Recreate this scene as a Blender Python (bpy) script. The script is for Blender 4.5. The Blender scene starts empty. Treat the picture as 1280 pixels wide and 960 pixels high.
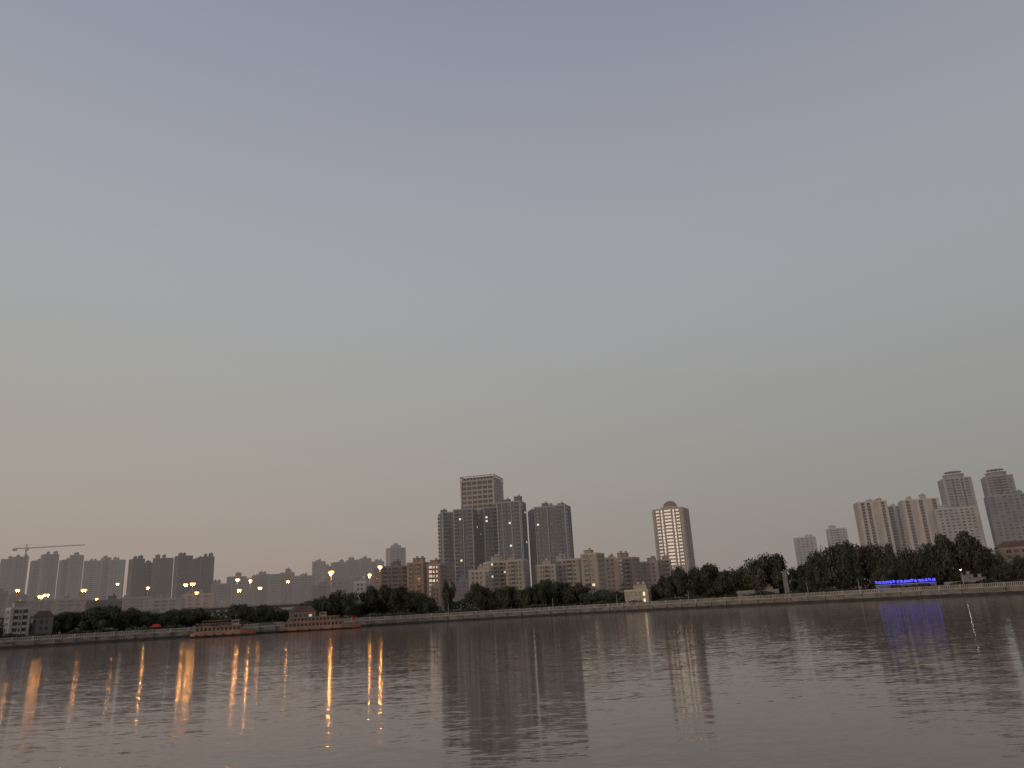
import bpy, math, random
from mathutils import Vector, Matrix
R = random.Random(7)
sc = bpy.context.scene
COL = sc.collection
sc.view_settings.view_transform = 'Standard'
sc.view_settings.look = 'None'
sc.view_settings.exposure = 0

# ---------------------------------------------------------------- camera
F = 940.0; PITCH = math.atan(0.2972); ROLL = math.atan(0.056); CAMH = 6.0
cr, sr, cp, sp = math.cos(ROLL), math.sin(ROLL), math.cos(PITCH), math.sin(PITCH)
cam_d = bpy.data.cameras.new("camera"); cam = bpy.data.objects.new("camera", cam_d); COL.objects.link(cam)
cam_d.sensor_width = 36; cam_d.lens = F / 1280 * 36; cam_d.clip_start = 0.5; cam_d.clip_end = 60000
U = Vector((0, -sp, cp)); X = Vector((1, 0, 0)); FW = Vector((0, cp, sp))
right = X * cr - U * sr; up = X * sr + U * cr
m = Matrix((right, up, -FW)).transposed().to_4x4(); m.translation = Vector((0, 0, CAMH))
cam.matrix_world = m
sc.camera = cam

def P(px, py, D):
    """survey helper: bearing/elevation -> world point standing D metres across the river"""
    cx = (px - 640) / F; cy = -(py - 480) / F
    d = right * cx + up * cy + FW
    t = D / d.y
    return Vector((t * d.x, D, CAMH + t * d.z))

# ---------------------------------------------------------------- materials
MC = {}
AIRLIGHT = (0.30, 0.26, 0.24)
def new_mat(name):
    mt = bpy.data.materials.new(name); mt.use_nodes = True
    nt = mt.node_tree; b = nt.nodes["Principled BSDF"]; o = nt.nodes["Material Output"]
    return mt, nt, b, o
def noise(nt, scale, detail=3, vec=None):
    n = nt.nodes.new("ShaderNodeTexNoise"); n.inputs["Scale"].default_value = scale; n.inputs["Detail"].default_value = detail
    if vec is not None: nt.links.new(vec, n.inputs["Vector"])
    return n
def surf(name, col, rough=0.8, haze=0.0, var=0.25, scale=0.15, stretch=1.0, metal=0, spec=0.3):
    key = (name, col, round(haze, 2))
    if key in MC: return MC[key]
    mt, nt, b, o = new_mat(name)
    tc = nt.nodes.new("ShaderNodeTexCoord"); mp = nt.nodes.new("ShaderNodeMapping")
    mp.inputs["Scale"].default_value = (1, 1, stretch)
    nt.links.new(tc.outputs["Object"], mp.inputs["Vector"])
    n = noise(nt, scale, 5, mp.outputs[0])
    r = nt.nodes.new("ShaderNodeValToRGB")
    r.color_ramp.elements[0].position = 0.3; r.color_ramp.elements[1].position = 0.72
    r.color_ramp.elements[0].color = tuple(c * (1 - var) for c in col) + (1,)
    r.color_ramp.elements[1].color = tuple(min(1, c * (1 + var)) for c in col) + (1,)
    nt.links.new(n.outputs["Fac"], r.inputs[0]); nt.links.new(r.outputs[0], b.inputs["Base Color"])
    b.inputs["Roughness"].default_value = rough; b.inputs["Metallic"].default_value = metal
    b.inputs["Specular IOR Level"].default_value = spec
    if haze > 0:  # distance haze put into the material as a flat airlight emission
        e = nt.nodes.new("ShaderNodeEmission"); e.inputs[0].default_value = AIRLIGHT + (1,)
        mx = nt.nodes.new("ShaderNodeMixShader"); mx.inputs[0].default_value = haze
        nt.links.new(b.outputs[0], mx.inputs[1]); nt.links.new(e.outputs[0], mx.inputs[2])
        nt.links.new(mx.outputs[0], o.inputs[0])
    MC[key] = mt; return mt
def glass(haze=0.0, tint=(0.03, 0.035, 0.04)):
    key = ("glass", tint, round(haze, 2))
    if key in MC: return MC[key]
    mt = surf("window_glass", tint, 0.12, haze, 0.6, 0.35, 1.0, 0, 0.6)
    MC[key] = mt; return mt
def emit(name, col, s):
    key = (name, col, s)
    if key in MC: return MC[key]
    mt, nt, b, o = new_mat(name)
    b.inputs["Base Color"].default_value = tuple(col) + (1,)
    b.inputs["Emission Color"].default_value = tuple(col) + (1,)
    b.inputs["Emission Strength"].default_value = s
    MC[key] = mt; return mt

# ---------------------------------------------------------------- mesh builder
class MB:
    def __init__(s): s.v = []; s.f = []; s.mi = []; s.mats = []
    def mat(s, m):
        if m not in s.mats: s.mats.append(m)
        return s.mats.index(m)
    def box(s, x0, x1, y0, y1, z0, z1, m, T=None):
        b = len(s.v)
        pts = [(x, y, z) for x in (x0, x1) for y in (y0, y1) for z in (z0, z1)]
        if T: pts = [T(*p) for p in pts]
        s.v += pts
        for f in ((0,1,3,2),(4,6,7,5),(0,4,5,1),(2,3,7,6),(0,2,6,4),(1,5,7,3)):
            s.f.append(tuple(b + i for i in f)); s.mi.append(s.mat(m))
    def quad(s, a, b_, c, d, m):
        b = len(s.v); s.v += [tuple(a), tuple(b_), tuple(c), tuple(d)]
        s.f.append((b, b+1, b+2, b+3)); s.mi.append(s.mat(m))
    def cyl(s, p0, p1, r0, r1, n, m, cap=True):
        p0 = Vector(p0); p1 = Vector(p1); d = (p1 - p0)
        if d.length < 1e-6: return
        d.normalize(); a = d.orthogonal().normalized(); c = d.cross(a)
        b = len(s.v); k = s.mat(m)
        for p, r in ((p0, r0), (p1, r1)):
            for i in range(n):
                t = 2 * math.pi * i / n
                s.v.append(tuple(p + a * (r * math.cos(t)) + c * (r * math.sin(t))))
        for i in range(n):
            j = (i + 1) % n
            s.f.append((b+i, b+j, b+n+j, b+n+i)); s.mi.append(k)
        if cap:
            s.f.append(tuple(b + i for i in range(n))[::-1]); s.mi.append(k)
            s.f.append(tuple(b + n + i for i in range(n))); s.mi.append(k)
    def dome(s, c, r, h, m, n=16, rings=6):
        for j in range(rings):
            t0 = j / rings * math.pi / 2; t1 = (j + 1) / rings * math.pi / 2
            s.cyl((c[0], c[1], c[2] + h * math.sin(t0)), (c[0], c[1], c[2] + h * math.sin(t1)),
                  r * math.cos(t0), max(0.01, r * math.cos(t1)), n, m, cap=False)
    def prism(s, x0, x1, y0, y1, z0, z1, m, over=0.0):
        """gable/hip roof"""
        b = len(s.v); x0 -= over; x1 += over; y0 -= over; y1 += over
        ym = (y0 + y1) / 2; i = min((x1 - x0) * 0.2, 4)
        s.v += [(x0,y0,z0),(x1,y0,z0),(x1,y1,z0),(x0,y1,z0),(x0+i,ym,z1),(x1-i,ym,z1)]
        for f in ((0,1,5,4),(2,3,4,5),(1,2,5),(3,0,4),(3,2,1,0)):
            s.f.append(tuple(b+k for k in f)); s.mi.append(s.mat(m))
    def obj(s, name, parent=None, loc=None, rz=0.0):
        me = bpy.data.meshes.new(name); me.from_pydata(s.v, [], s.f)
        for mt in s.mats: me.materials.append(mt)
        me.polygons.foreach_set("material_index", s.mi); me.update()
        o = bpy.data.objects.new(name, me); COL.objects.link(o)
        if parent: o.parent = parent
        if loc is not None: o.location = loc
        o.rotation_euler[2] = rz
        return o
def empty(name, loc, rz=0.0, label=None, cat=None, group=None):
    o = bpy.data.objects.new(name, None); COL.objects.link(o); o.location = loc; o.rotation_euler[2] = rz
    o.empty_display_size = 0.5
    tag(o, label, cat, group); return o
def tag(o, label=None, cat=None, group=None, kind=None):
    if label: o["label"] = label
    if cat: o["category"] = cat
    if group: o["group"] = group
    if kind: o["kind"] = kind
    return o

# ---------------------------------------------------------------- world
LAND = 3.8
w = bpy.data.worlds.new("World"); sc.world = w; w.use_nodes = True
nt = w.node_tree; bg = nt.nodes["Background"]
tc = nt.nodes.new("ShaderNodeTexCoord"); sep = nt.nodes.new("ShaderNodeSeparateXYZ")
nt.links.new(tc.outputs["Generated"], sep.inputs[0])
def lin(c): 
    return tuple(((v/255)/12.92 if v/255 <= .04045 else ((v/255+.055)/1.055)**2.4) for v in c) + (1,)
def ramp(stops):
    r = nt.nodes.new("ShaderNodeValToRGB"); cr_ = r.color_ramp; cr_.interpolation = 'B_SPLINE'
    while len(cr_.elements) < len(stops): cr_.elements.new(0.5)
    for e, (p, c) in zip(cr_.elements, stops): e.position = p; e.color = lin(c)
    nt.links.new(sep.outputs["Z"], r.inputs[0]); return r
L_ = ramp([(0.0,(155,137,128)),(0.07,(162,147,137)),(0.14,(166,155,145)),(0.24,(164,161,153)),(0.34,(163,164,163)),(0.46,(163,165,172)),(0.60,(152,155,168)),(0.72,(140,146,163)),(1.0,(118,125,146))])
R_ = ramp([(0.0,(139,131,127)),(0.07,(142,136,131)),(0.14,(145,143,139)),(0.24,(150,151,149)),(0.34,(156,157,159)),(0.46,(158,158,166)),(0.60,(145,147,160)),(0.72,(131,136,152)),(1.0,(112,118,138))])
mr = nt.nodes.new("ShaderNodeMapRange"); mr.interpolation_type = 'SMOOTHSTEP'
mr.inputs["From Min"].default_value = -0.62; mr.inputs["From Max"].default_value = 0.62
nt.links.new(sep.outputs["X"], mr.inputs["Value"])
mix = nt.nodes.new("ShaderNodeMix"); mix.data_type = 'RGBA'
nt.links.new(mr.outputs[0], mix.inputs[0]); nt.links.new(L_.outputs[0], mix.inputs[6]); nt.links.new(R_.outputs[0], mix.inputs[7])
sky = nt.nodes.new("ShaderNodeTexSky"); sky.sky_type = 'NISHITA'; sky.sun_disc = False
SUN_EL = math.radians(6); SUN_AZ = math.radians(-138)
sky.sun_elevation = SUN_EL; sky.sun_rotation = SUN_AZ
bg2 = nt.nodes.new("ShaderNodeBackground"); bg2.inputs[1].default_value = 0.002
nt.links.new(sky.outputs[0], bg2.inputs[0])
nt.links.new(mix.outputs[2], bg.inputs[0]); bg.inputs[1].default_value = 1.0
add = nt.nodes.new("ShaderNodeAddShader"); nt.links.new(bg.outputs[0], add.inputs[0]); nt.links.new(bg2.outputs[0], add.inputs[1])
nt.links.new(add.outputs[0], nt.nodes["World Output"].inputs[0])

sd = bpy.data.lights.new("sun", 'SUN'); sd.energy = 0.55; sd.angle = math.radians(12); sd.color = (1.0, 0.80, 0.62)
so = bpy.data.objects.new("sun", sd); COL.objects.link(so)
sdir = Vector((math.sin(SUN_AZ) * math.cos(SUN_EL), math.cos(SUN_AZ) * math.cos(SUN_EL), math.sin(SUN_EL)))
so.rotation_euler = sdir.to_track_quat('Z', 'Y').to_euler()

# ---------------------------------------------------------------- bank line
BK = [(0,385),(240,430),(490,470),(740,485),(1000,410),(1280,340)]
def bankD(px):
    if px <= BK[0][0]: return BK[0][1] + (px - 0) * 0.19
    for (a, da), (b, db) in zip(BK, BK[1:]):
        if px <= b: return da + (db - da) * (px - a) / (b - a)
    return BK[-1][1] - (px - 1280) * 0.25
pts = []
for px in range(-120, 1401, 40):
    h = 762 - 0.056 * (px - 600)
    D = sum(bankD(px + k) for k in (-80, -40, 0, 40, 80)) / 5
    p = P(px, h, D); pts.append(Vector((p.x, p.y)))
d0 = (pts[0] - pts[1]).normalized(); d1 = (pts[-1] - pts[-2]).normalized()
pts = [pts[0] + d0 * k for k in (1500, 300)] + pts + [pts[-1] + d1 * k for k in (150, 600)]
def nrm(i):
    a = pts[max(0, i-1)]; b = pts[min(len(pts)-1, i+1)]; t = (b - a).normalized()
    return Vector((t.y, -t.x))   # towards the water
def strip(name, prof, mt, label=None, kind=None, parent=None):
    mb = MB(); k = mb.mat(mt); n = len(prof)
    for i, p in enumerate(pts):
        nn = nrm(i)
        for (o, z) in prof: mb.v.append((p.x + nn.x*o, p.y + nn.y*o, z))
    for i in range(len(pts)-1):
        for j in range(n-1):
            mb.f.append((i*n+j, (i+1)*n+j, (i+1)*n+j+1, i*n+j+1)); mb.mi.append(k)
    o = mb.obj(name, parent); 
    return o

# ground sheet
g_m = surf("ground_grass_and_dirt", (0.07, 0.068, 0.045), 0.95, 0, 0.4, 0.05)
mb = MB(); k = mb.mat(g_m); n = len(pts)
for p in pts: mb.v.append((p.x, p.y, LAND))
for i, p in enumerate(pts):
    f = i / (n - 1); mb.v.append((-30000 + 60000 * f, 30000, LAND))
for i in range(n-1): mb.f.append((i, i+1, n+i+1, n+i)); mb.mi.append(k)
tag(mb.obj("ground"), "flat riverside land beyond the river wall", kind="structure")
# promenade
pm = surf("promenade_paving", (0.25, 0.23, 0.21), 0.85, 0, 0.2, 0.4)
o = strip("promenade_path", [(-1.2, LAND+0.02), (-8, LAND+0.02)], pm); tag(o, "paved promenade path along the river wall", kind="structure")

# water
mt, nt, b, o_ = new_mat("river_water")
tc = nt.nodes.new("ShaderNodeTexCoord")
acc = None
# (stretch xyz, noise scale, detail, slope x, slope y)
for (sx, sy, s, det, ax, ay, rot) in ((0.24, 1.0, 1.2, 2, 0.016, 0.080, 0.07), (0.36, 1.0, 4.0, 3, 0.018, 0.150, -0.08), (0.22, 1.0, 0.42, 2, 0.004, 0.018, 0.04)):
    mp = nt.nodes.new("ShaderNodeMapping"); mp.inputs["Scale"].default_value = (sx, sy, 1); mp.inputs["Rotation"].default_value = (0, 0, rot)
    nt.links.new(tc.outputs["Object"], mp.inputs["Vector"])
    nz = noise(nt, s, det, mp.outputs[0])
    sb = nt.nodes.new("ShaderNodeVectorMath"); sb.operation = 'SUBTRACT'; sb.inputs[1].default_value = (0.5, 0.5, 0.5)
    nt.links.new(nz.outputs["Color"], sb.inputs[0])
    ml = nt.nodes.new("ShaderNodeVectorMath"); ml.operation = 'MULTIPLY'; ml.inputs[1].default_value = (ax, ay, 0)
    nt.links.new(sb.outputs[0], ml.inputs[0])
    if acc is None: acc = ml
    else:
        ad = nt.nodes.new("ShaderNodeVectorMath"); ad.operation = 'ADD'
        nt.links.new(acc.outputs[0], ad.inputs[0]); nt.links.new(ml.outputs[0], ad.inputs[1]); acc = ad
# patches of calmer and rougher water
pn = noise(nt, 0.012, 3, tc.outputs["Object"])
pr = nt.nodes.new("ShaderNodeMapRange"); pr.inputs["From Min"].default_value = 0.35; pr.inputs["From Max"].default_value = 0.65
pr.inputs["To Min"].default_value = 0.9; pr.inputs["To Max"].default_value = 1.08
nt.links.new(pn.outputs["Fac"], pr.inputs["Value"])
sclv = nt.nodes.new("ShaderNodeVectorMath"); sclv.operation = 'SCALE'
nt.links.new(acc.outputs[0], sclv.inputs[0]); nt.links.new(pr.outputs[0], sclv.inputs["Scale"])
ad = nt.nodes.new("ShaderNodeVectorMath"); ad.operation = 'ADD'; ad.inputs[1].default_value = (0, 0, 1)
nt.links.new(sclv.outputs[0], ad.inputs[0])
nm = nt.nodes.new("ShaderNodeVectorMath"); nm.operation = 'NORMALIZE'; nt.links.new(ad.outputs[0], nm.inputs[0])
nt.links.new(nm.outputs[0], b.inputs["Normal"])
b.inputs["Base Color"].default_value = (0.205, 0.140, 0.105, 1); b.inputs["Roughness"].default_value = 0.075; b.inputs["IOR"].default_value = 1.31
b.inputs["Specular Tint"].default_value = (0.97, 0.86, 0.79, 1)
mb = MB(); mb.quad((-6000, -150, 0), (6000, -150, 0), (6000, 2500, 0), (-6000, 2500, 0), mt)
tag(mb.obj("river_water"), "calm brown river water with small ripples", kind="structure")

# river wall
wm = surf("river_wall_stone", (0.24, 0.21, 0.18), 0.9, 0, 0.4, 0.25, 3.0)
wdk = surf("river_wall_wet_stone", (0.065, 0.058, 0.05), 0.8, 0, 0.4, 0.3, 3.0)
wl = surf("river_wall_coping", (0.42, 0.375, 0.325), 0.85, 0, 0.25, 0.3)
wall = empty("river_wall", (pts[20].x, pts[20].y, 0), 0, "long grey stone river wall with ledge and balustrade", "wall")
def par(o):
    o.parent = wall; o.matrix_parent_inverse = Matrix.Translation((-pts[20].x, -pts[20].y, 0)); return o
par(strip("base_ledge", [(1.6, -2), (1.5, 1.15), (0.25, 1.25)], wdk))
par(strip("wall_face", [(0.25, -2), (0.2, 3.3)], wm))
par(strip("coping", [(0.2, 3.3), (0.4, 3.3), (0.4, 3.75), (-1.2, 3.8+0.04)], wl))
par(strip("parapet_rail", [(0.2, 4.95), (0.2, 5.2), (-0.1, 5.2), (-0.1, 4.95), (0.2, 4.95)], wl))
mbB = MB(); mbP = MB()
# resample
def along(step):
    out = []; carry = 0
    for i in range(1, len(pts)-2):
        a, b2 = pts[i], pts[i+1]; L = (b2 - a).length; t = (b2 - a) / L; s = carry
        while s < L: out.append((a + t * s, math.atan2(t.y, t.x))); s += step
        carry = s - L
    return out
for i, (p, an) in enumerate(along(9.0)):
    c, s_ = math.cos(an), math.sin(an)
    T = lambda x, y, z: (p.x + c*x - s_*y, p.y + s_*x + c*y, z)
    mbB.box(-0.5, 0.5, -1.1, -0.22, 1.0, 3.28, wm, T)
    mbP.box(-0.3, 0.3, -0.28, 0.18, 3.86, 5.4, wl, T)
for i, (p, an) in enumerate(along(0.8)):
    c, s_ = math.cos(an), math.sin(an)
    T = lambda x, y, z: (p.x + c*x - s_*y, p.y + s_*x + c*y, z)
    mbP.box(-0.2, 0.2, -0.14, 0.04, 3.86, 4.94, wl, T)
par(mbB.obj("buttress_row")); par(mbP.obj("balustrade"))

# ---------------------------------------------------------------- buildings
def unit_window(gm, fm):
    mb = MB()
    mb.box(-0.5, 0.5, -0.02, 0.05, 0, 1, gm)
    t = 0.06
    mb.box(-0.5, -0.5+t, -0.07, -0.021, 0, 1, fm); mb.box(0.5-t, 0.5, -0.07, -0.021, 0, 1, fm)
    mb.box(-0.5+t, 0.5-t, -0.07, -0.021, 0, t, fm); mb.box(-0.5+t, 0.5-t, -0.07, -0.021, 1-t, 1, fm)
    mb.box(-t/2, t/2, -0.07, -0.021, t, 1-t, fm)
    me = bpy.data.meshes.new("window"); me.from_pydata(mb.v, [], mb.f)
    for m_ in mb.mats: me.materials.append(m_)
    me.polygons.foreach_set("material_index", mb.mi); return me
UW = {}
WT = {'F': 0.7, 'W': 3.0, 'G': 3.4, 'R': 1.0, 'V': 2.2, 'P': 1.6, 'f': 0.35}
def building(name, label, cat, px0, px1, ytop, D, dep=18, yaw=0, front="FWWGWWF", side="WWGWW", wall_c=(0.3,0.27,0.24),
             trim_c=None, glass_c=(0.03,0.035,0.04), haze=0.0, roof='flat', fh=3.0, ind=False, lit=0.0, group=None, base=LAND, roof_c=None, seed=0, ww=0.6, vsp=0.35):
    rr = random.Random(int(px0*31+px1)+seed)
    a = P(px0, ytop, D); b_ = P(px1, ytop, D); cx = (a.x + b_.x)/2; H = (a.z + b_.z)/2 - base
    be = math.atan2(cx, D); rot = -be + math.radians(yaw)
    Wt = (b_.x - a.x) * math.cos(be); ya = math.radians(abs(yaw))
    W = max(3, (Wt - dep * math.sin(ya)) / math.cos(ya))
    trim_c = trim_c or tuple(min(.8, c*1.25) for c in wall_c)
    wmt = surf("painted_concrete", wall_c, 0.85, haze, 0.16, 0.12, 0.35); tmt = surf("facade_trim", trim_c, 0.8, haze, 0.12, 0.2)
    gmt = glass(haze, glass_c); rmt = surf("roof_surface", roof_c or tuple(c*0.7 for c in wall_c), 0.9, haze)
    nf = max(1, int(round(H / fh))); f_h = H / nf
    body = MB(); wins = []; hw, hd = W/2, dep/2
    body.box(-hw, hw, -hd, hd, -1.0, H, wmt)
    faces = [('f', lambda s, o, z: (s, -hd - o, z), W, front, 0.0),
             ('l', lambda s, o, z: (-hw - o, -s, z), dep, side, -math.pi/2),
             ('r', lambda s, o, z: (hw + o, s, z), dep, side, math.pi/2)]
    for fk, T, wid, pat, fr in faces:
        tot = sum(WT[c] for c in pat); s = -wid/2
        for c in pat:
            sw = WT[c] / tot * wid; s0, s1 = s, s + sw; s = s1
            if c == 'F': body.box(s0, s1, 0, 0.9, -1, H + 0.6, tmt, T)
            elif c == 'f': body.box(s0, s1, 0, 0.4, -1, H - .1, tmt, T)
            elif c == 'P': body.box(s0, s1, 0, 0.35, -1, H, wmt, T)
            elif c == 'R':  # recess slot: dark glass strip stands in for its shadow gap
                body.box(s0, s1, 0, 0.03, 0, H - 0.3, gmt, T)
                for f in range(nf): body.box(s0, s1, 0.03, 0.12, f*f_h - .3, f*f_h + .3, wmt, T)
            elif c == 'V':
                body.box(s0, s1, 0, 0.05, 0, H - 0.5, gmt, T)
                for f in range(nf): body.box(s0, s1, 0.05, 0.22, f*f_h - vsp, f*f_h + vsp, wmt, T)
            elif c == 'G':
                body.box(s0, s1, 0, 0.05, 0, H - 0.4, gmt, T)
                for f in range(nf):
                    z = f * f_h
                    body.box(s0 + 0.1, s1 - 0.1, 0.05, 1.2, z - 0.15, z + 0.12, tmt, T)
                    body.box(s0 + 0.1, s1 - 0.1, 1.05, 1.2, z + 0.12, z + 1.05, wmt, T)
            elif c == 'W':
                w2 = sw * ww; m0 = (s0 + s1)/2 - w2/2; m1 = m0 + w2
                body.box(s0, m0, 0, 0.35, -1, H, wmt, T); body.box(m1, s1, 0, 0.35, -1, H, wmt, T)
                for f in range(nf):
                    z = f * f_h
                    body.box(m0, m1, 0, 0.35, z - 0.45 if f else -1, z + 0.9, wmt, T)
                    wins.append((T, fr, (m0+m1)/2, z + 0.9, w2, f_h - 1.35, fk))
                body.box(m0, m1, 0, 0.35, H - 0.45, H, wmt, T)
                if rr.random() < 0.5 and sw > 2:   # ledge line / ac shelf
                    for f in range(nf):
                        if rr.random() < 0.6: body.box(m0, m0 + 0.9, 0.35, 0.9, f*f_h + 0.15, f*f_h + 0.75, tmt, T)
    c = Vector((cx, D, base))
    rb = MB() if ind else body
    par_h = 1.1
    for (x0, x1, y0, y1) in ((-hw-.3, hw+.3, -hd-.3, -hd), (-hw-.3, hw+.3, hd, hd+.3), (-hw-.3, -hw, -hd, hd), (hw, hw+.3, -hd, hd)):
        rb.box(x0, x1, y0, y1, H+0.002, H + par_h, tmt)
    if roof in ('flat', 'steps', 'crown', 'round'):
        for q in range(1 if W < 12 else (2 if W < 26 else 3)):
            qx = rr.uniform(-hw*0.7, hw*0.7); qw = rr.uniform(1.6, 3.0); qh = rr.uniform(2.2, 4.0) * (1.4 if roof == 'steps' else 1)
            if roof == 'crown': qh = 2.2
            qy = -hd*0.3 + q * 0.9
            rb.box(max(-hw+.2, qx-qw), min(hw-.2, qx+qw), qy - 2.2, qy + 2.2, H+.004, H + qh, wmt)
            rb.box(max(-hw+.0, qx-qw-.3), min(hw-.0, qx+qw+.3), qy - 2.5, qy + 2.5, H + qh, H + qh + 0.3, rmt)
            if roof != 'crown': rb.cyl((qx + qw*0.3, qy, H+qh+.3), (qx+qw*0.3, qy, H+qh+1.7), 0.9, 0.9, 10, tmt)
    if roof == 'crown':
        ch = 4.2; n = max(4, int(W/3))
        for i in range(n+1):
            x = -hw + W*i/n
            rb.box(x-.25, x+.25, -hd-.32, -hd+.3, H+par_h, H+ch, tmt)
            rb.box(x-.25, x+.25, hd-.3, hd+.32, H+par_h, H+ch, tmt)
        n = max(3, int(dep/4))
        for i in range(1, n):
            y = -hd + dep*i/n
            rb.box(-hw-.32, -hw+.3, y-.25, y+.25, H+par_h, H+ch, tmt); rb.box(hw-.3, hw+.32, y-.25, y+.25, H+par_h, H+ch, tmt)
        rb.box(-hw-.4, hw+.4, -hd-.4, -hd+.4, H+ch, H+ch+.6, tmt); rb.box(-hw-.4, hw+.4, hd-.4, hd+.4, H+ch, H+ch+.6, tmt)
        rb.box(-hw-.4, -hw+.4, -hd+.4, hd-.4, H+ch, H+ch+.6, tmt); rb.box(hw-.4, hw+.4, -hd+.4, hd-.4, H+ch, H+ch+.6, tmt)
        rb.box(-hw+1.2, hw-1.2, -hd+1.2, hd-1.2, H+.006, H+ch-.8, gmt)
    if roof == 'round':
        r0 = min(hw, hd)*0.85
        rb.cyl((0,0,H+.01), (0,0,H+5), r0, r0, 20, wmt); rb.cyl((0,0,H+5), (0,0,H+5.7), r0*1.1, r0*1.1, 20, tmt)
        for i in range(10):
            t = i/10*2*math.pi; rb.cyl((r0*.75*math.cos(t), r0*.75*math.sin(t), H+5.7), (r0*.75*math.cos(t), r0*.75*math.sin(t), H+8.6), .35, .35, 6, tmt)
        rb.cyl((0,0,H+8.6), (0,0,H+9.3), r0*.9, r0*.8, 20, tmt)
    if roof == 'dome':
        rb.box(-hw*.55, hw*.55, -hd*.55, hd*.55, H+.01, H+2.6, wmt)
        rb.cyl((0,0,H+2.6), (0,0,H+3.4), hw*.5, hw*.5, 20, tmt)
        rb.dome((0,0,H+3.4), hw*.47, hw*.40, surf("dome_red_tile", (0.30,0.18,0.14), .7, haze))
    if roof == 'spire':
        rb.box(-hw*.55, hw*.55, -hd*.5, hd*.5, H+.01, H+5, wmt); rb.box(-hw*.25, hw*.25, -hd*.25, hd*.25, H+5, H+8, tmt)
        rb.cyl((0,0,H+8), (0,0,H+11), .35, .12, 6, tmt)
    if roof == 'hip':
        rb.prism(-hw, hw, -hd, hd, H+par_h, H+par_h+3.2, rmt, 0.7)
    if ind:
        top = empty(name, c, rot, label, cat, group)
        body.obj("wall", top); rb.obj("roof", top)
        key = (haze, glass_c, trim_c)
        if key not in UW:
            UW[key] = (unit_window(gmt, tmt), unit_window(emit("lit_window", (1, .86, .62), 0.75), tmt), unit_window(glass(haze, tuple(c*2.6+.03 for c in glass_c)), tmt))
        vis = 'r' if yaw < 0 else 'l'
        wins.sort(key=lambda q: (0 if q[6]=='f' else 1 if q[6]==vis else 2, -q[3]))
        for q in wins[:100]:
            T, fr, s, z, w2, h2, fk = q; r = rr.random()
            me = UW[key][1] if r < lit else (UW[key][2] if r < lit + .25 else UW[key][0])
            o = bpy.data.objects.new("window", me); COL.objects.link(o); o.parent = top
            o.location = T(s, 0.06, z); o.rotation_euler[2] = fr; o.scale = (w2, 1, h2)
        if len(wins) > 100:
            rest = MB()
            for (T, fr, s, z, w2, h2, fk) in wins[100:]:
                rest.box(s-w2/2, s+w2/2, 0.005, 0.07, z, z+h2, gmt if rr.random() > .25 else UW[key][2].materials[0], T)
            o = rest.obj("window", top); o["kind"] = "stuff"
        return top
    else:
        g2 = glass(haze, tuple(c*2.2+.02 for c in glass_c))
        for (T, fr, s, z, w2, h2, fk) in wins:
            body.box(s-w2/2, s+w2/2, 0.005, 0.06, z, z+h2, gmt if rr.random() > .3 else g2, T)
        o = body.obj(name, None, c, rot); tag(o, label, cat, group); return o

TAN=(0.36,0.30,0.24); BEI=(0.45,0.39,0.31); PNK=(0.42,0.31,0.26); WHT=(0.48,0.45,0.41)
AT, AB = "apartment_tower", "apartment_block"
# central cluster
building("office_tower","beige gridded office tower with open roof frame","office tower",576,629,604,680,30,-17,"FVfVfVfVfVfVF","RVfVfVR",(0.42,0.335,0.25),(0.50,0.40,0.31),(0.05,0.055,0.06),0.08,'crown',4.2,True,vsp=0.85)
for (a,b,yt,D,yw,fr,sd_,rf,lab) in (
  (548,569,643,650,10,"FGWRF","fGWf",'flat',"dark glazed apartment tower with pale corner piers"),
  (567,597,639,640,-14,"FGWRFRWGF","fRGWf",'flat',"dark apartment tower with balcony columns beside taller towers"),
  (599,622,637,650,12,"FWRWGF","fWRGWf",'flat',"dark apartment tower with pale vertical piers"),
  (621,657,630,635,-16,"FGFWRWFWGF","FRGWf",'steps',"tall dark apartment tower with stepped roof rooms"),
  (660,688,639,660,12,"FGWWGf","fWWf",'flat',"dark grey apartment tower with balconies"),
  (668,713,635,640,-15,"FWWGFRWWGWF","fGWf",'flat',"broad dark apartment tower with regular windows")):
    building(AT,lab,"apartment tower",a,b,yt,D,18,yw,fr,sd_,(0.145,0.158,0.165),(0.35,0.34,0.32),(0.03,0.038,0.047),0.10,rf,3.1,True,0.025,"dark apartment towers")
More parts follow.
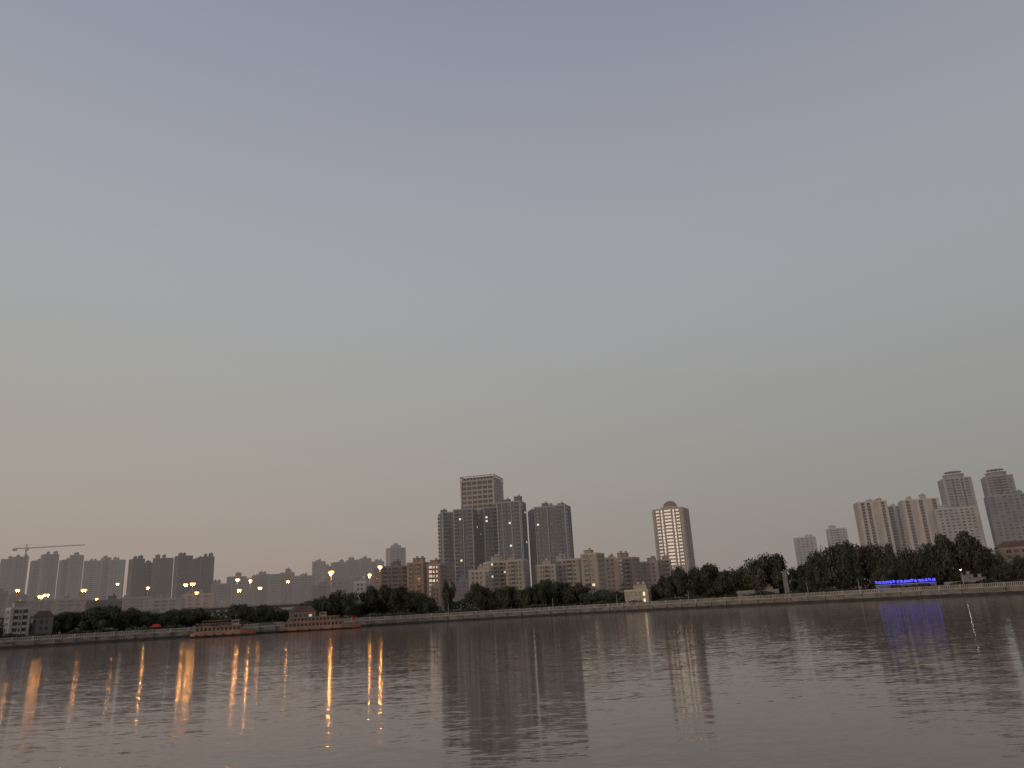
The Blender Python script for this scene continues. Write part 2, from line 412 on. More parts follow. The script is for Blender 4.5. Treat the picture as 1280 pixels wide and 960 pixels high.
# midrise beside them
mid = [
 (443,457,729,505,10,0,"PWWP",WHT,'flat',"narrow white apartment block by the trees"),
 (468,513,710,575,16,14,"PGWGWGP",(0.24,0.17,0.13),'steps',"brown brick apartment block with pale bands"),
 (509,537,705,570,14,-20,"PGWGP",(0.30,0.20,0.145),'steps',"orange brown apartment block with balconies"),
 (534,560,707,560,14,-25,"PGWWP",(0.27,0.20,0.155),'flat',"brown apartment block with projecting balconies"),
 (586,606,715,560,12,0,"PWWWP",BEI,'flat',"low cream apartment block"),
 (604,634,704,580,14,18,"PWGWGWP",BEI,'steps',"cream apartment block with rooftop rooms"),
 (632,660,702,570,14,-15,"PWGWWP",TAN,'flat',"tan apartment block with balconies"),
 (668,694,708,575,14,10,"PWWGWWP",BEI,'flat',"cream apartment block with many windows"),
 (694,727,701,585,14,-10,"PWWGWP",TAN,'steps',"tan apartment block with stepped roof"),
 (726,755,694,535,14,-22,"PGWP",(0.39,0.315,0.24),'flat',"tall sandy apartment block with blank side wall"),
 (754,770,699,590,14,0,"PWWP",(0.31,0.25,0.205),'flat',"brown narrow apartment block"),
 (768,799,699,575,14,-20,"PWGWGWP",(0.35,0.26,0.20),'steps',"reddish apartment block with balcony columns"),
 (799,822,704,590,14,0,"PWWWP",PNK,'flat',"pink painted apartment block"),
 (820,838,701,600,14,10,"PWGP",PNK,'flat',"pinkish apartment block behind the trees"),
]
for (a,b,yt,D,dp,yw,fr,cc,rf,lab) in mid:
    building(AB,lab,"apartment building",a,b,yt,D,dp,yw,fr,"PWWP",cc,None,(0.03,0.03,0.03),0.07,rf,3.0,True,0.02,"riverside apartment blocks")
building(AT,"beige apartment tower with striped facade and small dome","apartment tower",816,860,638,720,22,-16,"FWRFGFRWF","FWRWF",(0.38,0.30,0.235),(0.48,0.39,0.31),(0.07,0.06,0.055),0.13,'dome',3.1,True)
# right group
rg = [
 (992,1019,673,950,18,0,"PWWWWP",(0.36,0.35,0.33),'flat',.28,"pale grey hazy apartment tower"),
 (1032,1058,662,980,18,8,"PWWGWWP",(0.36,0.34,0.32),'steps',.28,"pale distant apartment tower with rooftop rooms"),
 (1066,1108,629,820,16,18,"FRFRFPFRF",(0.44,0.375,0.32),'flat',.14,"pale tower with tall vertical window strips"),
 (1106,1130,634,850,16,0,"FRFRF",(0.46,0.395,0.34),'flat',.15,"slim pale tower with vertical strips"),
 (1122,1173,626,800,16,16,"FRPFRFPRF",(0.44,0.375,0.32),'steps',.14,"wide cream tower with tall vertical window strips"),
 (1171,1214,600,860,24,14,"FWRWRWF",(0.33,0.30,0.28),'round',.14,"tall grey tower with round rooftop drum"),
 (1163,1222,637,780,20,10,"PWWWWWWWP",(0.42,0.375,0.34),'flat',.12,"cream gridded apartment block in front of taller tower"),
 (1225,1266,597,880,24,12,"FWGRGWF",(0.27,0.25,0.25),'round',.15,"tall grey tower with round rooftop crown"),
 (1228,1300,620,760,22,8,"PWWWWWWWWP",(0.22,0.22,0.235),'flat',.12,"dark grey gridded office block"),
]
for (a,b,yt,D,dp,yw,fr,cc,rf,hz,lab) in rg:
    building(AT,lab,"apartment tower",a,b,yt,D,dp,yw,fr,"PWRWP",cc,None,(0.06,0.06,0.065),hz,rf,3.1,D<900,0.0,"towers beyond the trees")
building(AB,"tan riverside block with hipped roof beside trees","apartment building",1243,1300,686,430,12,12,"PWWWWP","PWWP",(0.30,0.24,0.2),None,(0.03,0.03,0.03),0,'hip',3.2,True,0.0,roof_c=(0.16,0.09,0.07))
# far left skyline
fl = [
 (-14,-1,704,1250,'flat'),(2,19,698,1250,'steps'),(17,35,695,1260,'steps'),(39,53,700,1280,'flat'),(52,73,692,1270,'steps'),(75,90,699,1300,'flat'),(88,104,693,1290,'steps'),
 (106,129,700,1200,'flat'),(127,138,696,1220,'steps'),(138,156,699,1210,'steps'),
 (162,180,698,1080,'steps'),(178,194,703,1100,'flat'),(192,216,697,1090,'steps'),(219,240,694,1060,'steps'),(238,252,698,1070,'flat'),(251,267,695,1080,'steps'),
 (391,406,701,1150,'flat'),(405,416,707,1170,'flat'),(414,431,702,1180,'steps'),(433,450,699,1200,'steps'),(449,463,697,1210,'flat'),(461,479,701,1220,'steps'),(483,506,684,1150,'spire'),
]
for i,(a,b,yt,D,rf) in enumerate(fl):
    dk = 160 < a < 270
    rr_ = random.Random(i*5)
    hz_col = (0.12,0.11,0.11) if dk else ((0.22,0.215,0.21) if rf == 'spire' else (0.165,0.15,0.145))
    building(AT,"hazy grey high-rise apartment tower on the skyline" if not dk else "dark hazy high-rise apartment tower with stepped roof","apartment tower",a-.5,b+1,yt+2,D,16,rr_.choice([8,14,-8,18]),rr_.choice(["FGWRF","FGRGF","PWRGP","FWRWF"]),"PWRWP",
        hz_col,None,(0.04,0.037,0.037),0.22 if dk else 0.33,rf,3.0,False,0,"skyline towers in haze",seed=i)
lo = [(-30,10,742,700),(8,34,748,640),(30,70,752,680),(66,112,750,640),(108,152,752,560),(150,190,748,700),(186,232,750,640),(228,270,744,700),(264,287,731,850),(284,308,722,950),(306,322,724,930),(320,337,719,980),(335,352,722,930),(350,368,717,960),
      (366,392,721,940),(388,412,733,700),(410,440,728,760),(436,470,722,800),(500,520,716,760),(555,590,728,620),(838,862,722,640),(868,900,726,620),(905,925,727,640),(985,1008,722,640),(1010,1040,716,640)]
for i,(a,b,yt,D) in enumerate(lo):
    cc = R.choice([(0.15,0.13,0.115),(0.18,0.15,0.13),(0.13,0.115,0.105),(0.20,0.155,0.125)])
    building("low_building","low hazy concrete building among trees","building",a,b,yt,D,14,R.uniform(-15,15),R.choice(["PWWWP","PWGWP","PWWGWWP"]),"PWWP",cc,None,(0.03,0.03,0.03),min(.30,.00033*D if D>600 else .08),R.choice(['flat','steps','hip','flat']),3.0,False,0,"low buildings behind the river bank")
# bank-side small buildings
building("riverside_house","white three storey house with balconies on the bank","house",8,38,762,405,10,14,"PGWGP","PWWP",(0.42,0.39,0.35),None,(0.03,0.03,0.03),0,'flat',3.1,True,0.0)
building("riverside_house","grey low house with hipped roof beside trees","house",42,66,774,416,9,8,"PWWP","PWWP",(0.2,0.175,0.15),None,(0.03,0.03,0.03),0,'hip',3.1,True,0.0,roof_c=(0.12,0.08,0.065))
building("riverside_house","low pavilion with hipped brown roof behind moored boats","pavilion",362,394,767,bankD(375)+14,8,6,"PWWWWP","PWWP",(0.22,0.165,0.135),None,(0.03,0.03,0.03),0,'hip',3.0,True,0.1,roof_c=(0.15,0.09,0.075))
building("riverside_kiosk","small cream kiosk with lit windows on the promenade","kiosk",781,813,739,bankD(795)+12,7,-14,"PWWWWWP","PWWP",(0.46,0.39,0.28),None,(0.04,0.035,0.03),0,'flat',3.2,True,0.12)
building("riverside_pavilion","low white pavilion under the trees","pavilion",921,973,740,bankD(945)+14,7,6,"PWWWWWWP","PWWP",(0.27,0.25,0.22),None,(0.04,0.04,0.04),0,'flat',3.2,True,0.0)
building("riverside_pavilion","low pale pavilion on the promenade under dark trees","pavilion",1180,1240,729,bankD(1210)+14,7,4,"PWWWWWWP","PWWP",(0.25,0.22,0.20),None,(0.04,0.04,0.04),0,'flat',3.2,True,0.0)

# gate pillar
p = P(980, 714, bankD(980)+9); H = p.z - LAND
cpm = surf("pillar_concrete", (0.25,0.23,0.205), .85)
t = empty("gate_pillar", (p.x, p.y, LAND), -.3, "pale concrete gate pillar with cap on the promenade", "pillar")
mb = MB(); mb.box(-1.6,1.6,-1.6,1.6,-.5,.8,cpm); mb.box(-1.2,1.2,-1.2,1.2,.8,H-1,cpm); mb.obj("shaft", t)
mb = MB(); mb.box(-1.6,1.6,-1.6,1.6,H-1,H-.5,cpm); mb.box(-1.9,1.9,-1.9,1.9,H-.5,H,cpm); mb.obj("capital", t)

# ---------------------------------------------------------------- blue sign
BL = emit("blue_neon", (0.09, 0.09, 1.0), 1.5)
a = P(1098, 734, bankD(1130)+7); b_ = P(1167, 734, bankD(1130)+7)
W = (b_.x - a.x)
t = empty("neon_sign", ((a.x+b_.x)/2, a.y, LAND), -math.atan2(a.x+W/2, a.y), "glowing blue lettering sign on a low promenade wall", "sign")
mb = MB(); mb.box(-W/2, W/2, 0, 1.2, -.5, 3.0, surf("sign_wall", (0.20,0.21,0.28), .8)); mb.box(-W/2-.3, W/2+.3, -.2, 1.4, 3.0, 3.3, wl); mb.obj("sign_wall", t)
mb = MB(); stl = surf("steel", (0.1,0.1,0.1), .5)
for i in range(14):
    x = -W/2 + W*(i+.5)/14; mb.cyl((x, .6, 3.3), (x, .6, 5.0), .06, .06, 5, stl)
mb.box(-W/2, W/2, .5, .7, 3.6, 3.72, stl); mb.obj("support_frame", t)
rs = random.Random(3); n = 17; LH = 1.2
for i in range(n):
    cx = -W/2 + W*(i+.5)/n; s = W/n*.85; z0 = 3.8 + (0.2 if i % 5 == 0 else 0); mb = MB(); th = .11
    for k in range(3):
        zz = z0 + LH*(k+.5)/3 + rs.uniform(-.07,.07); x0 = rs.choice([-.5,-.5,-.2]); x1 = rs.choice([.5,.5,.2])
        mb.box(cx+x0*s, cx+x1*s, .3, .42, zz-th, zz+th, BL)
    for xx in rs.sample([-.42, -.1, .12, .42], 2):
        mb.box(cx+xx*s-th, cx+xx*s+th, .26, .40, z0, z0+LH, BL)
    mb.obj("letter", t)
mb = MB()
mb.box(-W/2+.5, W/2-.5, -.30, -.21, 3.10, 3.22, emit("blue_strip", (0.10,0.12,1.0), .7)); mb.obj("light_strip", t)

# ---------------------------------------------------------------- lamps + viaduct
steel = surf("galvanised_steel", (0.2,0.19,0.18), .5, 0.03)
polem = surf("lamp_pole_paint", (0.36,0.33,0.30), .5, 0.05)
ORG = emit("sodium_lamp", (1.0, 0.38, 0.08), 380.0); ORG2 = emit("sodium_lamp_dim", (1.0, 0.38, 0.09), 110.0); WH = emit("white_lamp", (1.0, .9, .75), 25.0)
DIFF = emit("lamp_glow_diffuser", (1.0, 0.52, 0.22), 1.9)  # emissive shell added around the bulb to give a warm orange glow
def lampthing(name, loc, h, mt, hs, label, arms=2, grp="tall orange street lamps"):
    big = mt in (ORG, ORG2); pr_ = .38 if name == "high_mast_lamp" else .2
    t = empty(name, loc, math.pi/2 + R.uniform(-.45,.45), label, "street lamp", grp)
    mb = MB(); mb.cyl((0,0,0),(0,0,.6),pr_+.2,pr_+.2,8,polem); mb.cyl((0,0,.6),(0,0,h-.2),pr_,pr_*.5,8,polem); mb.obj("pole", t)
    ar = MB()
    for k in range(arms):
        sx = 1 if k == 0 else -1
        L = hs*1.05
        ar.cyl((0,0,h-.8),(sx*L*.6,0,h-.15),.08,.07,6,steel); ar.cyl((sx*L*.6,0,h-.15),(sx*L,0,h),.07,.06,6,steel)
        hd_ = MB()
        if big:
            hd_.cyl((0,0,.78*hs),(0,0,.88*hs),hs*.22,hs*.12,10,steel); hd_.obj("lamp_cap", t, (sx*L,0,h))
            df = MB(); df.dome((0,0,.05*hs), hs*.95, hs*.74, DIFF, 14, 4); df.cyl((0,0,-.5*hs),(0,0,.05*hs),hs*.55,hs*.95,14,DIFF); df.obj("glow_diffuser", t, (sx*L,0,h))
            hb = MB(); hb.cyl((0,0,-.51*hs),(0,0,-.75*hs),hs*.22,hs*.10,12,mt); hb.obj("lamp_bulb", t, (sx*L,0,h))
        else:
            hd_.cyl((0,0,.12*hs),(0,0,.35*hs),hs*.55,hs*.2,10,steel); hd_.obj("lamp_hood", t, (sx*L,0,h))
            hb = MB(); hb.cyl((0,0,.1*hs),(0,0,-.25*hs),hs*.5,hs*.42,12,mt); hb.obj("lamp_bulb", t, (sx*L,0,h))
    ar.obj("arm", t)
    return t
def viaD(px): return 590 + px * 0.34
VZ = 19.0
va = P(-140, 760, viaD(-140)); vb = P(520, 745, viaD(520))
vd = Vector((vb.x-va.x, vb.y-va.y)); VL = vd.length; van = math.atan2(vd.y, vd.x)
t = empty("viaduct", (va.x, va.y, LAND), van, "long concrete elevated road on piers behind the bank", "viaduct")
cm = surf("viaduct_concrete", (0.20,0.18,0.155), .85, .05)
dz = VZ - LAND
mb = MB(); mb.box(0, VL, -5, 5, dz-1.6, dz, cm); mb.box(0, VL, -8, 8, dz, dz+.35, cm); mb.obj("deck", t)
mb = MB(); mb.box(0, VL, -8.05, -7.7, dz+.35, dz+1.4, wl); mb.box(0, VL, 7.7, 8.05, dz+.35, dz+1.4, wl); mb.obj("parapet", t)
x = 15
while x < VL:
    mb = MB(); mb.cyl((0,0,-1),(0,0,dz-2.6),1.2,1.2,12,cm); mb.box(-1.4,1.4,-5,5,dz-2.6,dz-1.6,cm); mb.obj("pier", t, (x,0,0)); x += 35
for (px, py, mt_, hs) in ((22,738,ORG2,1.2),(51,746,ORG2,1.6),(58,744,ORG2,1.4),(105,738,ORG2,1.4),(121,749,ORG2,1.1),(147,730,ORG2,1.0),(185,735,ORG,1.5),(232,731,ORG,1.5),(241,730,ORG,1.5),(246,741,ORG2,1.3),(299,738,ORG,1.5),(325,735,ORG2,1.3),(360,727,ORG2,1.4)):
    D = viaD(px)
    q = P(px, py, D); h = q.z - VZ - .35
    base = VZ + .35
    if h < 4: base = LAND; h = q.z - LAND
    lampthing("street_lamp", (q.x, q.y, base), h, mt_, hs, "lit orange street lamp on the elevated road")
for (px, py, mt_, hs) in ((297,725,ORG2,1.3),(313,726,ORG,1.2),(414,716,ORG,1.8),(462,719,ORG,1.4),(475,709,ORG,1.4)):
    q = P(px, py, 520); lampthing("high_mast_lamp", (q.x, q.y, LAND), q.z - LAND, mt_, hs, "lit twin-headed high mast lamp above the trees")
for px in (560, 690, 770, 860, 1010, 1075, 1207):
    D = bankD(px) + 3; q = P(px, 740, D)
    lampthing("promenade_lamp", (q.x, q.y, LAND), 6.5 if px != 1207 else 8, WH if px in (1207,) else surf("lamp_glass_off",(0.3,0.3,0.27),.3), .5, "slim promenade lamp post behind the river wall", 1, "promenade lamp posts")

# ---------------------------------------------------------------- tower crane
q = P(33, 686, 1150); ZC = q.z - LAND
t = empty("tower_crane", (q.x, q.y, LAND), 0.1, "hazy construction tower crane with long jib", "crane")
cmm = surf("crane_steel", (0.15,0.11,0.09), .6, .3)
def lattice(mb, p0, p1, w_, n_, r):
    p0 = Vector(p0); p1 = Vector(p1); d = (p1-p0).normalized(); a = d.orthogonal().normalized(); c = d.cross(a)
    cs = [(a*i + c*j)*w_ for i, j in ((1,1),(-1,1),(-1,-1),(1,-1))]
    for k in cs: mb.cyl(p0+k, p1+k, r, r, 4, cmm)
    for s in range(n_):
        A = p0 + (p1-p0)*(s/n_); B = p0 + (p1-p0)*((s+1)/n_)
        for k in range(4): mb.cyl(A+cs[k], B+cs[(k+1)%4], r*.6, r*.6, 4, cmm)
mb = MB(); lattice(mb, (0,0,0), (0,0,ZC), .9, 26, .2); mb.obj("mast", t)
mb = MB(); lattice(mb, (0,0,ZC+1), (84,0,ZC+2), .6, 30, .18); mb.obj("jib", t)
mb = MB(); lattice(mb, (0,0,ZC+1), (-18,0,ZC+1), .6, 7, .18); mb.box(-19,-14,-1.5,1.5,ZC-2,ZC+.8,cmm); mb.obj("counter_jib", t)
mb = MB(); lattice(mb, (0,0,ZC+1), (0,0,ZC+7), .5, 4, .15); mb.cyl((0,0,ZC+7),(45,0,ZC+2.2),.1,.1,4,cmm); mb.cyl((0,0,ZC+7),(-16,0,ZC+1.8),.1,.1,4,cmm); mb.obj("apex", t)
mb = MB(); mb.box(.8,3,-1.5,1.2,ZC-2.2,ZC,cmm); mb.obj("cab", t)

# ---------------------------------------------------------------- boats
orange = surf("orange_hull_paint", (0.40,0.15,0.085), .45, 0, .3, .3); cream = surf("cream_cabin_paint", (0.30,0.19,0.135), .5, 0, .3, .3)
dark = surf("dark_paint", (0.035,0.035,0.038), .5); white = surf("white_boat_paint", (0.34,0.28,0.235), .45, 0, .15)
def boat(label, px0, px1, ywl, D, decks, flag, hullm, cabm, zs):
    a = P(px0, ywl, D); b2 = P(px1, ywl, D); L = b2.x - a.x; B = 3.6
    t = empty("river_boat", ((a.x+b2.x)/2, D, 0), 0.12, label, "boat", "boats moored at the river wall"); t.scale = (1, 1, zs)
    mb = MB(); k = mb.mat(hullm); kd = mb.mat(dark); ns = 14; ring = 6
    for i in range(ns+1):
        u = i/ns; x = -L/2 + L*u
        bw = B * (1 - max(0, (u-.72)/.28)**2 * .93) * (1 - max(0, (.12-u)/.12)*.25)
        sh = 1.5 + .9*max(0, u-.6)**1.4*2.2 + .25*max(0,.15-u)*4
        for (yy, zz) in ((-bw, sh), (-bw*.96, .55), (-bw*.8, -.6), (bw*.8, -.6), (bw*.96, .55), (bw, sh)): mb.v.append((x, yy, zz))
    for i in range(ns):
        for j in range(ring):
            j2 = (j+1) % ring
            mb.f.append((i*ring+j, (i+1)*ring+j, (i+1)*ring+j2, i*ring+j2)); mb.mi.append(kd if j in (1,2,3) else k)
    mb.f.append(tuple(range(ring))); mb.mi.append(k); mb.f.append(tuple(ns*ring+j for j in range(ring))); mb.mi.append(k)
    mb.obj("hull", t)
    mb = MB(); mb.box(-L*.49, L*.30, -B*1.02, -B*.96, 1.0, 1.22, white); mb.obj("rubbing_strake", t)
    z = 1.55; x0, x1 = -L*.42, L*.28
    for d_ in range(decks):
        mb = MB(); mb.box(x0, x1, -B*.8, B*.8, z, z+2.3, cabm); mb.obj("cabin", t)
        mb = MB(); mb.box(x0-.9, x1+.7, -B*.95, B*.95, z+2.3, z+2.5, hullm if d_ == 0 else white); mb.obj("roof", t)
        n_ = int((x1-x0)/1.9)
        wme = None
        for i in range(n_):
            xx = x0 + (x1-x0)*(i+.5)/n_
            if wme is None:
                wb = MB(); wb.box(-.65,.65,-.05,.0,0,1.2,glass()); wb.box(-.7,.7,-.03,.01,-.08,0,white); wb.box(-.7,.7,-.03,.01,1.2,1.28,white)
                o = wb.obj("window", t, (xx, -B*.8-.01, z+.75)); wme = o.data
            else:
                o = bpy.data.objects.new("window", wme); COL.objects.link(o); o.parent = t; o.location = (xx, -B*.8-.01, z+.75)
        z += 2.5; x0 += L*.10; x1 -= L*.06
    mb = MB(); xx = x1 - L*.12 if decks > 1 else x1 - 1
    mb.box(xx-2, xx+1.6, -1.5, 1.5, z, z+1.9, white); mb.box(xx-2.2, xx+1.9, -1.7, 1.7, z+1.9, z+2.05, hullm)
    mb.box(xx+1.6, xx+1.65, -1.3, 1.3, z+.8, z+1.6, glass()); mb.box(xx-1.6, xx+1.2, -1.56, -1.5, z+.8, z+1.6, glass()); mb.obj("wheelhouse", t)
    mb = MB(); mb.cyl((xx-.5,0,z+2),(xx-.5,0,z+5.2),.09,.05,6,steel); mb.cyl((xx-1.4,0,z+3.8),(xx+.4,0,z+3.8),.05,.05,6,steel); mb.obj("mast", t)
    mb = MB()
    for yy in (-B*.93, B*.93):
        xr = L*.30
        while xr < L*.42: mb.cyl((xr,yy*.85,1.6),(xr,yy*.85,2.9),.05,.05,5,white); xr += 1.0
        mb.cyl((L*.30,yy*.85,2.9),(L*.42,yy*.85,2.9),.05,.05,5,white)
        xr = x0 - 1.0
        while xr < xx-2.5: mb.cyl((xr,yy*.9,z),(xr,yy*.9,z+1.0),.07,.07,5,white); xr += 1.2
        mb.cyl((x0-1,yy*.9,z+1),(xx-2.5,yy*.9,z+1),.07,.07,5,white)
    mb.obj("railing", t)
    # canopy over the open top deck
    mb = MB(); c0, c1 = x0 + .5, xx - 3.5
    for yy in (-B*.8, B*.8):
        xr = c0
        while xr < c1: mb.cyl((xr,yy,z),(xr,yy,z+1.9),.08,.08,5,steel); xr += 3.0
    mb.box(c0-.5, c1+.3, -B*.88, B*.88, z+1.9, z+2.08, hullm); mb.obj("canopy", t)
    mb = MB()
    for i in range(6):
        xf = -L*.4 + L*.7*i/5; mb.cyl((xf,-B*1.03-.35,.2),(xf,-B*1.03-.35,1.1),.3,.3,8,dark)
    mb.obj("fender_row", t)
    if flag:
        mb = MB(); mb.cyl((L*.44,0,1.8),(L*.44,0,5.4),.06,.04,5,steel); mb.obj("flagpole", t)
        mb = MB(); rd = surf("red_flag_cloth", (0.5,0.03,0.02), .8)
        for i in range(6):
            xa = i*.35; mb.quad((L*.44-xa, .15*math.sin(i), 5.3),(L*.44-xa-.35,.15*math.sin(i+1),5.25),(L*.44-xa-.35,.15*math.sin(i+1),4.0),(L*.44-xa,.15*math.sin(i),4.05),rd)
        mb.obj("flag", t)
    return t
boat("reddish brown river ferry with cream cabin at the river wall", 241, 318, 797, 402, 1, False, orange, cream, 1.3)
boat("long orange and cream two-deck passenger boat with flag", 350, 450, 790, 425, 2, True, orange, cream, 1.1)
# pontoon
q = P(333, 792, 420); t = empty("mooring_pontoon", (q.x, 420, 0), .1, "dark floating pontoon with canopy between boats", "pontoon")
mb = MB(); mb.box(-6,6,-3,3,-.4,.9,dark); mb.box(-6.1,6.1,-3.1,3.1,.9,1.05,surf("pontoon_deck",(0.2,0.17,0.14),.9)); mb.obj("float", t)
mb = MB()
for x in (-4.5,0,4.5):
    for y in (-2.2,2.2): mb.cyl((x,y,1.05),(x,y,4.2),.12,.12,6,steel)
mb.obj("post_row", t)
mb = MB(); mb.prism(-5,5,-2.6,2.6,4.2,5.2,surf("canopy",(0.10,0.07,0.06),.8),.3); mb.obj("canopy", t)
mb = MB(); mb.box(-.8,.8,3,12,1.0,1.2,surf("pontoon_deck",(0.2,0.17,0.14),.9)); mb.obj("gangway", t)

# ---------------------------------------------------------------- trees
def leafmat(name, dark_c, light_c):
    mt, nt, b, o = new_mat(name)
    tc = nt.nodes.new("ShaderNodeTexCoord"); n = noise(nt, 2.6, 4, tc.outputs["Object"])
    r = nt.nodes.new("ShaderNodeValToRGB"); r.color_ramp.elements[0].position = .36; r.color_ramp.elements[1].position = .64
    r.color_ramp.elements[0].color = dark_c + (1,); r.color_ramp.elements[1].color = light_c + (1,)
    nt.links.new(n.outputs["Fac"], r.inputs[0]); nt.links.new(r.outputs[0], b.inputs["Base Color"]); b.inputs["Roughness"].default_value = .7
    b.inputs["Specular IOR Level"].default_value = .2
    return mt
LM = [leafmat("foliage_dark_green",(0.032,0.036,0.022),(0.105,0.108,0.066)), leafmat("foliage_olive",(0.042,0.044,0.026),(0.12,0.115,0.07))]
bark = surf("bark", (0.10,0.08,0.06), .95, 0, .3, 2.0)
def crown_mesh(seed, nl, nleaf, shape, lm, size):
    r = random.Random(seed); mb = MB(); k = mb.mat(lm)
    lobes = []
    for i in range(nl):
        while True:
            x, y, z = r.uniform(-1,1), r.uniform(-1,1), r.uniform(0,1)
            if shape == 'broad': ok = x*x + y*y + ((z-.42)/.58)**2 < 1.0
            else: ok = (x*x + y*y) < (1 - abs(z-.4)/.62)**1.2 if abs(z-.4) < .62 else False
            if ok: break
        rad = r.uniform(.16,.34); lobes.append((x*.82, y*.82, .1 + z*.78, rad))
    for i in range(nleaf):
        lx, ly, lz, rad = lobes[i % nl]
        d = Vector((r.gauss(0,1), r.gauss(0,1), r.gauss(0,1))).normalized()
        q = rad * (r.uniform(.6,1.0) if r.random() < .88 else r.uniform(1.0,1.18))
        c = Vector((lx, ly, lz)) + Vector((d.x*q, d.y*q, d.z*q*.8))
        if c.z < 0.0: continue
        nrm_ = (d + Vector((r.gauss(0,.5), r.gauss(0,.5), r.gauss(0,.5)))).normalized()
        a = nrm_.orthogonal().normalized(); b2 = nrm_.cross(a); th = r.uniform(0, 6.28)
        a, b2 = a*math.cos(th)+b2*math.sin(th), b2*math.cos(th)-a*math.sin(th)
        s = size * r.uniform(.6, 1.4)
        b0 = len(mb.v)
        for (u, v) in ((-1,0),(-.2,-.7),(1,0),(.1,.7)): mb.v.append(tuple(c + a*(u*s) + b2*(v*s)))
        mb.f.append((b0,b0+1,b0+2,b0+3)); mb.mi.append(k)
    me = bpy.data.meshes.new("crown"); me.from_pydata(mb.v, [], mb.f); me.materials.append(lm); me.update(); return me
def trunk_mesh(seed):
    r = random.Random(seed); mb = MB(); p = Vector((0,0,-.02)); rad = .06
    for i in range(4):
        q = p + Vector((r.uniform(-.04,.04), r.uniform(-.04,.04), .13)); mb.cyl(p, q, rad, rad*.8, 8, bark, False); p = q; rad *= .8
        if i > 0:
            for k in range(3):
                an = r.uniform(0, 6.28); e = p + Vector((math.cos(an)*r.uniform(.3,.6), math.sin(an)*r.uniform(.3,.6), r.uniform(.1,.3)))
                md = (p+e)/2 + Vector((0,0,.04)); mb.cyl(p, md, rad*.6, rad*.4, 6, bark, False); mb.cyl(md, e, rad*.4, rad*.12, 6, bark, False)
    me = bpy.data.meshes.new("trunk"); me.from_pydata(mb.v, [], mb.f); me.materials.append(bark); return me
VAR = [(crown_mesh(100+i, 24 + 3*i, 8500, 'broad', LM[i % 2 if i != 4 else 0], .036), trunk_mesh(200+i)) for i in range(6)]
CON = (crown_mesh(300, 18, 2600, 'cone', LM[1], .06), trunk_mesh(301))
def tree(px, ytop, wpx, D, v=None, label="broad dark green tree on the river bank"):
    q = P(px, ytop, D); be = math.atan2(q.x, D)
    a = P(px - wpx/2, ytop, D); b2 = P(px + wpx/2, ytop, D); W = (b2.x - a.x) * math.cos(be) / 2; H = max(4, q.z - LAND)
    cm_, tm = v or R.choice(VAR)
    t = empty("tree", (q.x, D, LAND), R.uniform(0, 6.28), label, "tree", "trees along the river bank")
    o = bpy.data.objects.new("trunk", tm); COL.objects.link(o); o.parent = t; o.scale = (min(W, H*.6), min(W, H*.6), H*.95)
    o = bpy.data.objects.new("crown", cm_); COL.objects.link(o); o.parent = t; o.location = (0,0,H*.12); o.scale = (W*.98, W*.98, H*.88)
TL = [(-15,775,50),(55,774,36),(75,764,44),(100,762,50),(128,757,56),(158,758,46),(185,766,36),(210,763,40),(236,760,52),(262,770,30),(282,770,30),(300,754,34),(324,756,42),(343,768,30),(352,762,24),
 (400,748,30),(428,738,42),(410,742,34),(455,752,30),(472,730,46),(494,733,44),(517,739,42),(536,748,30),(598,728,32),(628,731,38),(612,740,30),(655,732,34),(674,730,34),(692,722,46),(716,727,40),
 (770,738,26),(760,745,26),(740,745,24),(822,728,26),(835,718,30),(856,708,44),(882,705,48),(908,711,42),(930,708,36),(950,690,60),(968,712,34),(890,722,40),(1000,706,34),(1018,692,34),(1040,682,56),(1068,673,66),(1098,678,52),(1126,690,42),
 (1150,680,52),(1188,664,76),(1222,684,50),(1246,704,36),(1275,694,48),(1055,705,50),(1010,715,34),(1110,706,44),(1165,705,50),(1205,708,44),(1230,712,44),(1310,700,60)]
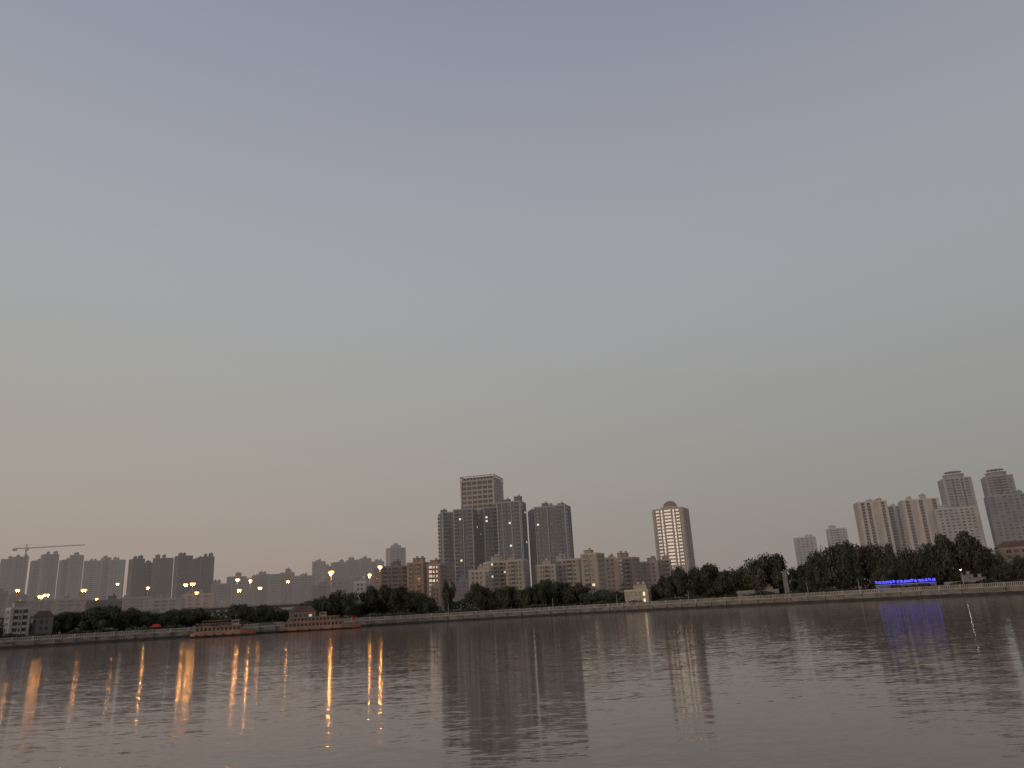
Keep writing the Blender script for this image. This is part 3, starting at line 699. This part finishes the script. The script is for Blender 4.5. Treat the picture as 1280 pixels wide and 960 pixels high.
for (px, yt, wp) in TL:
    tree(px, yt, wp*1.15, bankD(px) + R.uniform(16, 34), label=R.choice(["broad dark green tree on the river bank"]))
tree(560, 718, 24, bankD(560)+20, CON, "narrow olive green tree beside brown apartment blocks")
# far belts of trees
def belt(name, px0, px1, Dv, h0, h1, n, label, leaf_m):
    r = random.Random(px0); mb = MB(); k = mb.mat(leaf_m)  # plain foliage material for the leaf quads
    for i in range(n):
        px = r.uniform(px0, px1); D = Dv(px) + r.uniform(-6, 6); q = P(px, 770, D)
        hh = h0 + (h1-h0) * (.5 + .5*math.sin(px*.11) * math.sin(px*.043+1)) ; z = LAND + hh * r.random()**.6
        s = r.uniform(.35, .9); c = Vector((q.x, q.y, z)); nn = Vector((r.gauss(0,1), r.gauss(0,1)-1, r.gauss(0,1)+.6)).normalized()
        a = nn.orthogonal().normalized(); b2 = nn.cross(a); b0 = len(mb.v)
        for (u, v) in ((-1,0),(-.1,-.7),(1,0),(.1,.7)): mb.v.append(tuple(c + a*u*s + b2*v*s))
        mb.f.append((b0,b0+1,b0+2,b0+3)); mb.mi.append(k)
    tag(mb.obj(name), label, "greenery", kind="stuff")
belt("hedge_row", -60, 1340, lambda p: bankD(p)+13, .8, 3.4, 26000, "low dark shrubs along the promenade", LM[0])
belt("distant_trees", -60, 560, lambda p: 560, 8, 15, 16000, "far dark tree belt below the elevated road", LM[0])
belt("distant_trees", 560, 1340, lambda p: 520, 5, 11, 16000, "far dark tree belt between buildings", LM[0])
# red banner kiosk on left bank
q = P(195, 783, bankD(195)+8); t = empty("red_tent", (q.x, q.y, LAND), 0, "small red canopy tent on the promenade", "tent")
mb = MB(); rd = surf("red_canvas", (0.45,0.04,0.03), .8)
for x in (-2,2):
    for y in (-2,2): mb.cyl((x,y,0),(x,y,2.6),.06,.06,5,steel)
mb.obj("frame", t); mb = MB(); mb.prism(-2.2,2.2,-2.2,2.2,2.6,4.2,rd,.1); mb.obj("canopy", t)
print("objects", len(bpy.data.objects))
